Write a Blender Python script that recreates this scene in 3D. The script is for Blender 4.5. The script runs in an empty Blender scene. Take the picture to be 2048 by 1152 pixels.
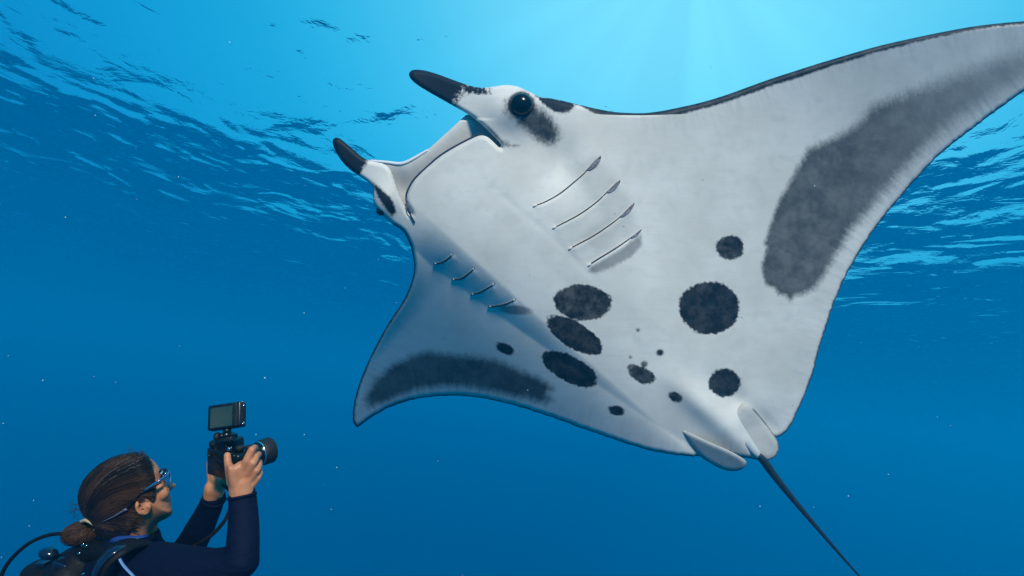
import bpy, bmesh, math, random
import numpy as np
from mathutils import Vector, Matrix, noise as mnoise
random.seed(7); rng = np.random.default_rng(7)
sc = bpy.context.scene
R = math.radians

# ------------------------------------------------------------------ camera, world, sun, exposure
F = 1024.0                                   # focal length in pixels of the 2048 wide photograph
PITCH, ROLL = R(12), R(7.5)
fwd = Vector((0, math.cos(PITCH), math.sin(PITCH)))
up0 = Vector((0, -math.sin(PITCH), math.cos(PITCH)))
right0 = Vector((1, 0, 0))
# world up leans to the right in the picture
upv = (up0 * math.cos(ROLL) - right0 * math.sin(ROLL)).normalized()
rightv = (right0 * math.cos(ROLL) + up0 * math.sin(ROLL)).normalized()
cam = bpy.data.objects.new('camera', bpy.data.cameras.new('camera'))
sc.collection.objects.link(cam)
cam.matrix_world = Matrix((( rightv.x, upv.x, -fwd.x, 0), (rightv.y, upv.y, -fwd.y, 0),
                           (rightv.z, upv.z, -fwd.z, 0), (0, 0, 0, 1)))
cam.data.lens = 18.0; cam.data.sensor_width = 36.0
cam.data.clip_start = 0.05; cam.data.clip_end = 1000
sc.camera = cam
def P(x, y, d):
    """pixel of the photograph at distance d (metres along the view axis) -> world point"""
    return rightv * ((x - 1024) / F * d) + upv * ((576 - y) / F * d) + fwd * d
def PN(x, y, d):
    x = np.asarray(x, float); y = np.asarray(y, float); d = np.asarray(d, float)
    r = np.array(rightv); u = np.array(upv); f = np.array(fwd)
    return ((x - 1024) / F * d)[..., None] * r + ((576 - y) / F * d)[..., None] * u + d[..., None] * f
def camdir(a, b, c):                       # right, up, back
    return (rightv * a + upv * b - fwd * c).normalized()

KEY_DIR = camdir(0.27, 0.70, 0.66)
GLOW_DIR = (P(1390, -120, 1)).normalized()
WATER_Z = 4.5
sun = bpy.data.objects.new('sun', bpy.data.lights.new('sun', 'SUN'))
sc.collection.objects.link(sun)
sun.data.energy = 4.15; sun.data.angle = R(10); sun.data.color = (1.0, 0.865, 0.755)  # key light from the camera side, standing in for a strobe
sun.rotation_euler = KEY_DIR.to_track_quat('Z', 'Y').to_euler()

world = bpy.data.worlds.new('World'); sc.world = world; world.use_nodes = True
wt = world.node_tree; wn = wt.nodes; wl = wt.links; wn.clear()
def wnode(t, **k):
    n = wn.new(t)
    for a, b in k.items(): setattr(n, a, b)
    return n
tc = wnode('ShaderNodeTexCoord')
sky = wnode('ShaderNodeTexSky', sky_type='NISHITA', sun_disc=False)
sky.sun_elevation = math.asin(KEY_DIR.z); sky.sun_rotation = math.atan2(KEY_DIR.x, KEY_DIR.y)
dg = wnode('ShaderNodeVectorMath', operation='DOT_PRODUCT'); dg.inputs[1].default_value = GLOW_DIR
wl.new(tc.outputs['Generated'], dg.inputs[0])
ramp = wnode('ShaderNodeValToRGB')
cr = ramp.color_ramp; cr.interpolation = 'B_SPLINE'
def setramp(cr, stops):
    while len(cr.elements) > 1: cr.elements.remove(cr.elements[-1])
    cr.elements[0].position = stops[0][0]; cr.elements[0].color = (*stops[0][1], 1)
    for p, c in stops[1:]:
        e = cr.elements.new(p); e.color = (*c, 1)
mr = wnode('ShaderNodeMapRange'); mr.inputs['From Min'].default_value = -1; mr.inputs['From Max'].default_value = 1
wl.new(dg.outputs['Value'], mr.inputs['Value']); wl.new(mr.outputs[0], ramp.inputs[0])
setramp(cr, [(0.0, (0.0, .010, .045)), (0.45, (0.0, .025, .115)), (0.60, (0.0, .068, .24)), (0.75, (0.0, .178, .45)),
             (0.88, (.005, .36, .62)), (0.95, (.06, .56, .82)), (1.0, (.30, .88, 1.04))])
# light of the open sky seen up through the water
skym = wnode('ShaderNodeMix', data_type='RGBA', blend_type='MULTIPLY'); skym.inputs['Factor'].default_value = 1
wl.new(sky.outputs[0], skym.inputs['A']); skym.inputs['B'].default_value = (0.004, 0.050, 0.058, 1)
sep = wnode('ShaderNodeSeparateXYZ'); wl.new(tc.outputs['Generated'], sep.inputs[0])
mz = wnode('ShaderNodeMapRange', interpolation_type='SMOOTHSTEP'); mz.inputs['From Min'].default_value = 0.0; mz.inputs['From Max'].default_value = 0.5
wl.new(sep.outputs['Z'], mz.inputs['Value'])
addm = wnode('ShaderNodeMix', data_type='RGBA', blend_type='ADD')
wl.new(mz.outputs[0], addm.inputs['Factor']); wl.new(ramp.outputs[0], addm.inputs['A']); wl.new(skym.outputs['Result'], addm.inputs['B'])
gu = GLOW_DIR.cross(Vector((0, 0, 1))).normalized(); gv = GLOW_DIR.cross(gu).normalized()  # faint light shafts around the glow, painted into the backdrop
du = wnode('ShaderNodeVectorMath', operation='DOT_PRODUCT'); du.inputs[1].default_value = gu; wl.new(tc.outputs['Generated'], du.inputs[0])
dv = wnode('ShaderNodeVectorMath', operation='DOT_PRODUCT'); dv.inputs[1].default_value = gv; wl.new(tc.outputs['Generated'], dv.inputs[0])
an = wnode('ShaderNodeMath', operation='ARCTAN2'); wl.new(du.outputs['Value'], an.inputs[0]); wl.new(dv.outputs['Value'], an.inputs[1])
rn = wnode('ShaderNodeTexNoise', noise_dimensions='1D'); rn.inputs['Scale'].default_value = 1.9; rn.inputs['Detail'].default_value = 2; wl.new(an.outputs[0], rn.inputs['W'])
rm_ = wnode('ShaderNodeMapRange', interpolation_type='SMOOTHSTEP'); rm_.inputs['From Min'].default_value = .35; rm_.inputs['From Max'].default_value = .7; rm_.inputs['To Min'].default_value = .955; rm_.inputs['To Max'].default_value = 1.05
wl.new(rn.outputs[0], rm_.inputs['Value'])
rf = wnode('ShaderNodeMapRange', interpolation_type='SMOOTHSTEP'); rf.inputs['From Min'].default_value = .80; rf.inputs['From Max'].default_value = .98; wl.new(dg.outputs['Value'], rf.inputs['Value'])
ry = wnode('ShaderNodeMix', data_type='FLOAT'); wl.new(rf.outputs[0], ry.inputs['Factor']); ry.inputs['A'].default_value = 1; wl.new(rm_.outputs[0], ry.inputs['B'])
bg = wnode('ShaderNodeBackground'); wl.new(ry.outputs['Result'], bg.inputs['Strength'])
wo = wnode('ShaderNodeOutputWorld')
wl.new(addm.outputs['Result'], bg.inputs['Color']); wl.new(bg.outputs[0], wo.inputs[0])

sc.view_settings.view_transform = 'Standard'; sc.view_settings.look = 'None'
sc.view_settings.gamma = 1; sc.view_settings.use_curve_mapping = False
sc.view_settings.exposure = 0.0
sc.cycles.use_denoising = True
try: sc.cycles.denoiser = 'OPENIMAGEDENOISE'
except Exception: pass
sc.cycles.max_bounces = 6; sc.cycles.volume_bounces = 1; sc.cycles.transparent_max_bounces = 8
sc.cycles.diffuse_bounces = 3; sc.cycles.caustics_reflective = False; sc.cycles.caustics_refractive = False
sc.cycles.sample_clamp_indirect = 4

# ------------------------------------------------------------------ helpers
def link(o): sc.collection.objects.link(o); return o
def tag(o, label=None, cat=None, group=None, kind=None):
    if label: o['label'] = label
    if cat: o['category'] = cat
    if group: o['group'] = group
    if kind: o['kind'] = kind
    return o
def empty(name, loc, label=None, cat=None, group=None):
    o = link(bpy.data.objects.new(name, None)); o.location = loc; o.empty_display_size = .1
    return tag(o, label, cat, group)
def mesh_obj(name, verts, faces, mat, parent=None, smooth=True, attrs=None):
    """verts in world space; stored relative to the parent's place"""
    off = np.array(parent_world(parent))
    v = np.asarray(verts, float) - off
    me = bpy.data.meshes.new(name)
    me.from_pydata(v.tolist(), [], faces if isinstance(faces, list) else faces.tolist())
    me.update()
    if smooth: me.polygons.foreach_set('use_smooth', [True] * len(me.polygons))
    for k, a in (attrs or {}).items():
        a = np.asarray(a, np.float32)
        if a.ndim == 1:
            at = me.attributes.new(k, 'FLOAT', 'POINT'); at.data.foreach_set('value', a)
        else:
            at = me.attributes.new(k, 'FLOAT_VECTOR', 'POINT'); at.data.foreach_set('vector', a.ravel())
    if mat: me.materials.append(mat)
    o = link(bpy.data.objects.new(name, me))
    if parent: o.parent = parent
    return o
def parent_world(p):
    v = Vector((0, 0, 0))
    while p is not None:
        v = v + p.location; p = p.parent
    return v
def chaikin(pts, n=2, closed=True):
    p = np.asarray(pts, float)
    for _ in range(n):
        q = np.roll(p, -1, 0) if closed else p[1:]
        a = p if closed else p[:-1]
        r = np.empty((len(a) * 2, p.shape[1])); r[0::2] = a * .75 + q * .25; r[1::2] = a * .25 + q * .75
        if not closed: r = np.vstack([p[:1], r, p[-1:]])
        p = r
    return p
def inside(poly, x, y):
    res = np.zeros(x.shape, bool); n = len(poly)
    for i in range(n):
        x1, y1 = poly[i]; x2, y2 = poly[(i + 1) % n]
        if y1 == y2: continue
        c = ((y1 > y) != (y2 > y)) & (x < (x2 - x1) * (y - y1) / (y2 - y1) + x1)
        res ^= c
    return res
def nearest(poly, x, y, closed=True):
    """distance to a polyline and nearest point"""
    best = np.full(x.shape, 1e18); bx = np.zeros(x.shape); by = np.zeros(x.shape); bi = np.zeros(x.shape)
    n = len(poly)
    for i in range(n if closed else n - 1):
        x1, y1 = poly[i]; x2, y2 = poly[(i + 1) % n]
        dx, dy = x2 - x1, y2 - y1; L = dx * dx + dy * dy + 1e-12
        t = np.clip(((x - x1) * dx + (y - y1) * dy) / L, 0, 1)
        px, py = x1 + t * dx, y1 + t * dy
        d = (x - px) ** 2 + (y - py) ** 2
        m = d < best
        best = np.where(m, d, best); bx = np.where(m, px, bx); by = np.where(m, py, by); bi = np.where(m, i + t, bi)
    return np.sqrt(best), bx, by, bi
def sdpoly(poly, x, y):
    d, _, _, _ = nearest(poly, x, y)
    return np.where(inside(poly, x, y), -d, d)
def sdell(x, y, cx, cy, rx, ry, ang):
    a = R(ang); c, s = math.cos(a), math.sin(a)
    u = ((x - cx) * c + (y - cy) * s) / rx; v = (-(x - cx) * s + (y - cy) * c) / ry
    return (np.sqrt(u * u + v * v) - 1) * math.sqrt(rx * ry)
def smst(e0, e1, x):
    t = np.clip((x - e0) / (e1 - e0), 0, 1); return t * t * (3 - 2 * t)
def shell_grid(outline, step):
    ol = np.asarray(outline)
    x0, y0 = ol.min(0) - step; x1, y1 = ol.max(0) + step
    xs = np.arange(x0, x1 + step, step); ys = np.arange(y0, y1 + step, step)
    X, Y = np.meshgrid(xs, ys); ins = inside(ol, X, Y)
    cell = ins[:-1, :-1] | ins[1:, :-1] | ins[:-1, 1:] | ins[1:, 1:]
    used = np.zeros_like(ins); used[:-1, :-1] |= cell; used[1:, :-1] |= cell; used[:-1, 1:] |= cell; used[1:, 1:] |= cell
    idx = -np.ones(X.shape, int); idx[used] = np.arange(used.sum())
    x = X[used]; y = Y[used]; inn = ins[used]
    d, bx, by, bi = nearest(ol, x, y)
    x = np.where(inn, x, bx); y = np.where(inn, y, by); d = np.where(inn, d, 0)
    r, c = np.nonzero(cell)
    quads = np.stack([idx[r, c], idx[r + 1, c], idx[r + 1, c + 1], idx[r, c + 1]], 1)
    return x, y, d, inn, quads
def shell(name, outline, step, front, thick, mat, parent, attrs=None):
    """closed solid: front sheet on depth front(x,y,d), back sheet thick(x,y,d) behind it, joined along the outline"""
    x, y, d, inn, q = shell_grid(outline, step)
    n = len(x)
    Df = front(x, y, d); Db = Df + np.where(inn, thick(x, y, d), 0)
    bidx = np.where(inn)[0]; remap = np.arange(n); remap[bidx] = n + np.arange(len(bidx))
    V = np.vstack([PN(x, y, Df), PN(x[bidx], y[bidx], Db[bidx])])
    qb = remap[q][:, ::-1]
    A = {}
    fx = np.concatenate([x, x[bidx]]); fy = np.concatenate([y, y[bidx]]); fd = np.concatenate([d, d[bidx]])
    back = np.concatenate([np.zeros(n), np.ones(len(bidx))])
    A['rest'] = np.stack([fx / 100, fy / 100, back * 3], 1)
    A['back'] = back
    A['edge'] = fd
    ol_ = np.asarray(outline); sl = np.concatenate([[0], np.cumsum(np.hypot(*(np.roll(ol_, -1, 0) - ol_).T))])
    _, _, _, ob = nearest(ol_[::max(1, len(ol_) // 260)], fx, fy)
    sub = ol_[::max(1, len(ol_) // 260)]; sl = np.concatenate([[0], np.cumsum(np.hypot(*(np.roll(sub, -1, 0) - sub).T))])
    A['radial'] = np.stack([np.interp(ob, np.arange(len(sl)), sl) / 100, fd / 100, back], 1)
    if attrs: A.update(attrs(fx, fy, fd, back))
    return mesh_obj(name, V, np.vstack([q, qb]), mat, parent, True, A)

def tube(pts, radii, seg=10, cap=True, flat=1.0, flatdir=None):
    """verts, faces of a swept round tube through 3d points"""
    pts = [Vector(p) for p in pts]; n = len(pts)
    if not hasattr(radii, '__len__'): radii = [radii] * n
    V = []; Fc = []
    prev = None
    for i, p in enumerate(pts):
        t = (pts[min(i + 1, n - 1)] - pts[max(i - 1, 0)]).normalized()
        if prev is None:
            a = flatdir if flatdir is not None else (Vector((0, 0, 1)) if abs(t.z) < .9 else Vector((1, 0, 0)))
        else: a = prev
        a = (Vector(a) - t * Vector(a).dot(t)).normalized(); b = t.cross(a); prev = a
        for k in range(seg):
            th = 2 * math.pi * k / seg
            V.append(p + (a * math.cos(th) * flat + b * math.sin(th)) * radii[i])
    for i in range(n - 1):
        for k in range(seg):
            k2 = (k + 1) % seg
            Fc.append([i * seg + k, i * seg + k2, (i + 1) * seg + k2, (i + 1) * seg + k])
    if cap:
        Fc.append(list(range(seg))[::-1]); Fc.append([(n - 1) * seg + k for k in range(seg)])
    return [tuple(v) for v in V], Fc
def catmull(pts, n=8):
    p = [Vector(q) for q in pts]; out = []
    for i in range(len(p) - 1):
        a = p[max(i - 1, 0)]; b = p[i]; c = p[i + 1]; d = p[min(i + 2, len(p) - 1)]
        for k in range(n):
            t = k / n
            out.append(.5 * ((2 * b) + (c - a) * t + (2 * a - 5 * b + 4 * c - d) * t * t + (3 * b - a - 3 * c + d) * t ** 3))
    out.append(p[-1]); return out
def merge(*vf):
    V = []; Fc = []
    for v, f in vf:
        o = len(V); V += list(v); Fc += [[i + o for i in q] for q in f]
    return V, Fc
def capsule(a, b, ra, rb, seg=16, rings=5):
    """tapered closed capsule"""
    a = Vector(a); b = Vector(b); t = b - a; L = t.length; t = t / max(L, 1e-9)
    pts = []; rad = []
    for i in range(rings + 1):
        th = math.pi / 2 * i / rings
        pts.append(a - t * ra * math.cos(th)); rad.append(max(ra * math.sin(th), 1e-4))
    for i in range(1, 4): pts.append(a + t * L * i / 4); rad.append(ra + (rb - ra) * i / 4)
    for i in range(rings + 1):
        th = math.pi / 2 * i / rings
        pts.append(b + t * rb * math.sin(th)); rad.append(max(rb * math.cos(th), 1e-4))
    return tube(pts, rad, seg)
def ellipsoid(c, axes, radii, seg=20, rings=12):
    c = Vector(c); V = []; Fc = []
    A, B, C = [Vector(a).normalized() for a in axes]
    for i in range(rings + 1):
        ph = math.pi * i / rings
        for k in range(seg):
            th = 2 * math.pi * k / seg
            V.append(tuple(c + A * radii[0] * math.sin(ph) * math.cos(th) + B * radii[1] * math.sin(ph) * math.sin(th) + C * radii[2] * math.cos(ph)))
    for i in range(rings):
        for k in range(seg):
            k2 = (k + 1) % seg
            Fc.append([i * seg + k, (i + 1) * seg + k, (i + 1) * seg + k2, i * seg + k2])
    return V, Fc
def fuse(name, vf, voxel, mat, parent, smooth=6, finish=None, fac=.5):
    """melt overlapping closed shapes into one continuous surface"""
    me = bpy.data.meshes.new('raw'); me.from_pydata([tuple(v) for v in vf[0]], [], vf[1]); me.update()
    bm = bmesh.new(); bm.from_mesh(me); bmesh.ops.remove_doubles(bm, verts=bm.verts, dist=1e-5)
    bmesh.ops.recalc_face_normals(bm, faces=bm.faces); bm.to_mesh(me); bm.free()
    t = link(bpy.data.objects.new('raw', me))
    m = t.modifiers.new('r', 'REMESH'); m.mode = 'VOXEL'; m.voxel_size = voxel
    if smooth:
        s = t.modifiers.new('s', 'SMOOTH'); s.iterations = smooth; s.factor = fac
    dg_ = bpy.context.evaluated_depsgraph_get()
    ev = bpy.data.meshes.new_from_object(t.evaluated_get(dg_))
    n = len(ev.vertices); co = np.empty(n * 3); ev.vertices.foreach_get('co', co); co = co.reshape(-1, 3)
    if finish: co = finish(co)
    co = co - np.array(parent_world(parent))
    ev.vertices.foreach_set('co', co.ravel()); ev.update()
    ev.materials.clear(); ev.materials.append(mat)
    ev.polygons.foreach_set('use_smooth', [True] * len(ev.polygons))
    ev.name = name
    o = link(bpy.data.objects.new(name, ev))
    if parent: o.parent = parent
    bpy.data.objects.remove(t); bpy.data.meshes.remove(me)
    return o
def box(c, ax, half, bev=.002):
    """bevelled box: centre, three axes, half sizes"""
    bm = bmesh.new(); bmesh.ops.create_cube(bm, size=2)
    for v in bm.verts: v.co = Vector((v.co.x * half[0], v.co.y * half[1], v.co.z * half[2]))
    if bev: bmesh.ops.bevel(bm, geom=list(bm.edges), offset=bev, segments=3, profile=.6, affect='EDGES')
    A, B, C = [Vector(a) for a in ax]; c = Vector(c)
    V = [tuple(c + A * v.co.x + B * v.co.y + C * v.co.z) for v in bm.verts]
    bm.verts.index_update(); Fc = [[v.index for v in f.verts] for f in bm.faces]; bm.free()
    return V, Fc
def lathe(c, axis, prof, seg=40, ref=None):
    """prof: list of (distance along axis, radius)"""
    c = Vector(c); t = Vector(axis).normalized()
    return tube([c + t * s for s, r in prof], [max(r, 1e-4) for s, r in prof], seg) if False else _lathe(c, t, prof, seg)
def _lathe(c, t, prof, seg):
    a = Vector((0, 0, 1)); a = (a - t * a.dot(t)).normalized(); b = t.cross(a); V = []; Fc = []
    for s, r in prof:
        for k in range(seg):
            th = 2 * math.pi * k / seg; V.append(tuple(c + t * s + (a * math.cos(th) + b * math.sin(th)) * max(r, 1e-5)))
    for i in range(len(prof) - 1):
        for k in range(seg):
            k2 = (k + 1) % seg; Fc.append([i * seg + k, i * seg + k2, (i + 1) * seg + k2, (i + 1) * seg + k])
    return V, Fc

# ------------------------------------------------------------------ materials
class NT:
    def __init__(s, name):
        s.m = bpy.data.materials.new(name); s.m.use_nodes = True; s.t = s.m.node_tree
        s.n = s.t.nodes; s.l = s.t.links
        s.b = s.n.get('Principled BSDF'); s.o = s.n.get('Material Output')
    def node(s, t, ins=None, **k):
        n = s.n.new(t)
        for a, b in k.items(): setattr(n, a, b)
        for a, b in (ins or {}).items(): s.put(n.inputs[a], b)
        return n
    def put(s, sock, v):
        if isinstance(v, bpy.types.NodeSocket): s.l.new(v, sock)
        else: sock.default_value = v
    def math(s, op, a, b=None, c=None, clamp=False):
        n = s.n.new('ShaderNodeMath'); n.operation = op; n.use_clamp = clamp
        s.put(n.inputs[0], a)
        if b is not None: s.put(n.inputs[1], b)
        if c is not None: s.put(n.inputs[2], c)
        return n.outputs[0]
    def mix(s, f, a, b, blend='MIX'):
        n = s.n.new('ShaderNodeMix'); n.data_type = 'RGBA'; n.blend_type = blend
        s.put(n.inputs['Factor'], f); s.put(n.inputs['A'], a); s.put(n.inputs['B'], b)
        return n.outputs['Result']
    def attr(s, name, out='Fac'):
        n = s.n.new('ShaderNodeAttribute'); n.attribute_name = name; return n.outputs[out]
    def noise(s, vec, scale, detail=4, rough=.55, dist=0, out='Fac'):
        n = s.n.new('ShaderNodeTexNoise'); s.put(n.inputs['Vector'], vec)
        n.inputs['Scale'].default_value = scale; n.inputs['Detail'].default_value = detail
        n.inputs['Roughness'].default_value = rough; n.inputs['Distortion'].default_value = dist
        return n.outputs[out]
    def maprange(s, v, a, b, c=0, d=1, smooth=True):
        n = s.n.new('ShaderNodeMapRange'); n.interpolation_type = 'SMOOTHSTEP' if smooth else 'LINEAR'
        s.put(n.inputs['Value'], v); n.inputs['From Min'].default_value = a; n.inputs['From Max'].default_value = b
        n.inputs['To Min'].default_value = c; n.inputs['To Max'].default_value = d
        return n.outputs[0]
    def bump(s, h, strength=.3, dist=.01):
        n = s.n.new('ShaderNodeBump'); s.put(n.inputs['Height'], h); n.inputs['Strength'].default_value = strength
        n.inputs['Distance'].default_value = dist; return n.outputs[0]
    def mapping(s, vec, scale=(1, 1, 1), rot=(0, 0, 0)):
        n = s.n.new('ShaderNodeMapping'); s.put(n.inputs['Vector'], vec)
        n.inputs['Scale'].default_value = scale; n.inputs['Rotation'].default_value = rot; return n.outputs[0]
    def set(s, **k):
        for a, b in k.items(): s.put(s.b.inputs[a.replace('_', ' ')], b)
        return s
    def objco(s): return s.n.new('ShaderNodeTexCoord').outputs['Object']
def simple(name, col, rough=.5, metal=0, nscale=40, var=.25, bump=.0, spec=.5, coat=0):
    t = NT(name); co = t.objco()
    nz = t.noise(co, nscale, 5)
    c2 = tuple(min(1, c * (1 + var)) for c in col) + (1,); c1 = tuple(c * (1 - var) for c in col) + (1,)
    t.set(Base_Color=t.mix(nz, c1, c2), Roughness=t.maprange(nz, .3, .7, max(rough - .08, .02), min(rough + .08, 1)), Metallic=metal)
    t.b.inputs['Specular IOR Level'].default_value = spec
    t.b.inputs['Coat Weight'].default_value = coat
    if bump: t.set(Normal=t.bump(nz, bump, .002))
    return t.m

# ------------------------------------------------------------------ water: surface overhead and the volume
def build_water():
    t = NT('water_surface'); t.n.remove(t.b)
    geo = t.node('ShaderNodeNewGeometry')
    pos = geo.outputs['Position']
    mp = t.mapping(pos, (1.0, .8, 1.0), (0, 0, R(28)))
    n1 = t.noise(mp, .72, 2, .5, .4)
    n2 = t.noise(t.mapping(pos, (1, 1, 1)), 1.35, 4, .6, .5)
    h = t.math('ADD', t.math('MULTIPLY', n1, .25), t.math('MULTIPLY', n2, .040))
    bmp = t.node('ShaderNodeBump'); t.put(bmp.inputs['Height'], h); bmp.inputs['Strength'].default_value = 1.0; bmp.inputs['Distance'].default_value = 1.0
    dt = t.node('ShaderNodeVectorMath', operation='DOT_PRODUCT'); t.put(dt.inputs[0], geo.outputs['Incoming']); t.put(dt.inputs[1], bmp.outputs[0])
    a = t.math('ABSOLUTE', dt.outputs['Value'])
    f = t.maprange(a, .335, .385)
    tr = t.node('ShaderNodeBsdfTransparent', {'Color': (.9, .98, 1, 1)})
    gl = t.node('ShaderNodeBsdfGlossy', {'Color': (.92, .96, 1, 1), 'Roughness': .42})
    t.put(gl.inputs['Normal'], bmp.outputs[0])
    mx = t.node('ShaderNodeMixShader', {0: f, 1: gl.outputs[0], 2: tr.outputs[0]})
    t.l.new(mx.outputs[0], t.o.inputs[0])
    # real waves in the mesh: rings of growing spacing round the divers
    nr, na = 150, 220
    rr = np.concatenate([[0.01], np.geomspace(.5, 240, nr)])
    V = []; th = np.linspace(0, 2 * np.pi, na, endpoint=False)
    for r in rr:
        x = r * np.cos(th); y = r * np.sin(th)
        amp = .10 * math.exp(-r / 60)
        z = amp * (np.sin(x * .55 + y * .3) + .6 * np.sin(-x * .35 + y * .8 + 1) + .35 * np.sin(x * 1.3 + y * 1.1 + 2))
        V.append(np.stack([x, y, z + WATER_Z], 1))
    V = np.vstack(V); Fc = []
    for i in range(len(rr) - 1):
        for k in range(na):
            k2 = (k + 1) % na; Fc.append([i * na + k, (i + 1) * na + k, (i + 1) * na + k2, i * na + k2])
    o = mesh_obj('water_surface', V, Fc, t.m); tag(o, kind='structure')
    # haze
    v = bpy.data.materials.new('water_haze'); v.use_nodes = True; vn = v.node_tree.nodes
    vn.remove(vn.get('Principled BSDF'))
    pv = vn.new('ShaderNodeVolumePrincipled'); pv.inputs['Color'].default_value = (.0, .50, .86, 1)
    pv.inputs['Density'].default_value = .026; pv.inputs['Anisotropy'].default_value = .28
    v.node_tree.links.new(pv.outputs[0], vn.get('Material Output').inputs['Volume'])
    Vb, Fb = box((0, 0, (WATER_Z + .5 - 40) / 2), ((1, 0, 0), (0, 1, 0), (0, 0, 1)), (241, 241, (WATER_Z + .5 + 40) / 2), 0)
    hz = mesh_obj('haze', Vb, Fb, v, smooth=False); tag(hz, kind='stuff')
build_water()

# ------------------------------------------------------------------ the manta ray
M0 = np.array((890., 345.)); AX = np.array((.745, .668)); PX = np.array((.668, -.745))
def st(x, y):
    rx, ry = x - M0[0], y - M0[1]
    return rx * AX[0] + ry * AX[1], rx * PX[0] + ry * PX[1]
SLITS_R = [[(1066, 413), (1090, 404.5), (1120, 388), (1149, 364), (1169, 347), (1175, 338), (1202, 312)],
           [(1105, 457), (1127.5, 446), (1161.6, 428), (1195.6, 403), (1215, 383), (1240.6, 360)],
           [(1137, 499), (1156.7, 488), (1186, 473), (1220, 450), (1242, 433), (1269, 406)],
           [(1176, 532), (1188, 523), (1225, 501), (1259, 478), (1283, 459)]]
SLITS_L = [[(867.7, 528), (883, 526), (897.7, 517), (906.8, 507)], [(904, 559), (922, 559), (938, 547), (949.7, 535.5)],
           [(942, 589), (959, 586), (974.5, 577), (990, 567)], [(977, 613.6), (998, 612), (1019, 606), (1032, 598)]]
def fold(x, y, pts, side_px, side_w):
    """raised lip along one side of a slit"""
    d, bx, by, bi = nearest(np.array(pts, float), x, y, closed=False)
    sgn = ((x - bx) * AX[0] + (y - by) * AX[1])       # + : behind the slit (towards the tail)
    n = len(pts) - 1
    taper = np.clip(bi * 2, 0, 1) * np.clip((n - bi) * 2, 0, 1)
    f = np.where(sgn > 0, 1.15 * np.exp(-d / side_w), -.6 * np.exp(-d / (side_w * .5))) * (1 - np.exp(-d / 3.0))
    return f * side_px * taper
def body_depth(x, y, d=None):
    s, t = st(x, y)
    D = 3.0 + .06 * (s - 420) / 420 + .30 * (np.clip(s - 150, 0, None) / 650) ** 1.8
    tp = np.clip(t, 0, None); tn = np.clip(-t - 90, 0, None)
    D = D - .10 * (tp / 1100) - .34 * (tp / 1100) ** 2 + .28 * np.exp(-((t - 520) / 300) ** 2) * .35
    D = D + 1.28 * (tn / 405) ** 1.4 * smst(-60, 150, s)
    # trunk
    tc_ = np.interp(s, [-150, 0, 250, 450, 700, 860], [20, 30, 38, 30, -2, -10])
    WL = np.interp(s, [-150, 0, 100, 250, 450, 600, 760, 870], [175, 185, 190, 182, 150, 112, 66, 30])
    WR = np.interp(s, [-150, 0, 100, 250, 450, 600, 760, 870], [215, 225, 230, 225, 170, 130, 85, 40])
    H = np.interp(s, [-200, -60, 60, 200, 400, 600, 760, 870], [.03, .05, .08, .09, .065, .045, .03, .012])
    u = t - tc_
    qL = np.clip(1 - (np.clip(-u, 0, None) / WL) ** 2.4, 0, 1) ** 1.15
    qR = np.exp(-(np.clip(u, 0, None) / (WR * .80)) ** 2.2)
    D = D - H * np.where(u < 0, qL, qR)
    # keel line and soft muscle relief
    D = D + .0016 * np.exp(-((t - tc_ - 8) / 7) ** 2) * smst(60, 140, s) * (1 - smst(330, 400, s))
    # ridge and channels running to the tail
    D = D - .05 * np.exp(-((t + 4) / 26) ** 2) * smst(560, 700, s)
    D = D + .035 * np.exp(-((t - 52) / 22) ** 2) * smst(620, 740, s) * (1 - smst(800, 860, s))
    D = D - .040 * np.exp(-((x - 1492) / 22) ** 2 - ((y - 826) / 30) ** 2)
    # head: eye swelling, cephalic fins curling
    D = D - .09 * np.exp(-(((x - 1035) / 62) ** 2 + ((y - 215) / 46) ** 2))
    D = D + .05 * np.exp(-(((x - 1120) / 40) ** 2 + ((y - 330) / 60) ** 2))
    D = D - .06 * np.exp(-(((x - 765) / 30) ** 2 + ((y - 400) / 40) ** 2))
    D = D + .10 * smst(1000, 830, x) * (y < 240)
    for p in SLITS_R: D = D - fold(x, y, p, .010, 12)
    for p in SLITS_L: D = D - fold(x, y, p, .010, 8)
    return D
def body_front(x, y, d):
    D = body_depth(x, y)
    return D + .022 * np.clip(1 - d / 8, 0, 1) ** 2
def body_thick(x, y, d):
    s, t = st(x, y)
    w = .016 * np.sqrt(np.clip(d / 6, 0, 1)) + .10 * (1 - np.exp(-d / 90)) 
    H = np.interp(s, [-200, 0, 200, 500, 800], [.05, .22, .32, .22, .05])
    return w + H * np.exp(-((t - 20) / 170) ** 2) * (1 - np.exp(-d / 60)) + .05 * np.exp(-(((x - 1035) / 62) ** 2 + ((y - 215) / 46) ** 2))

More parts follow.
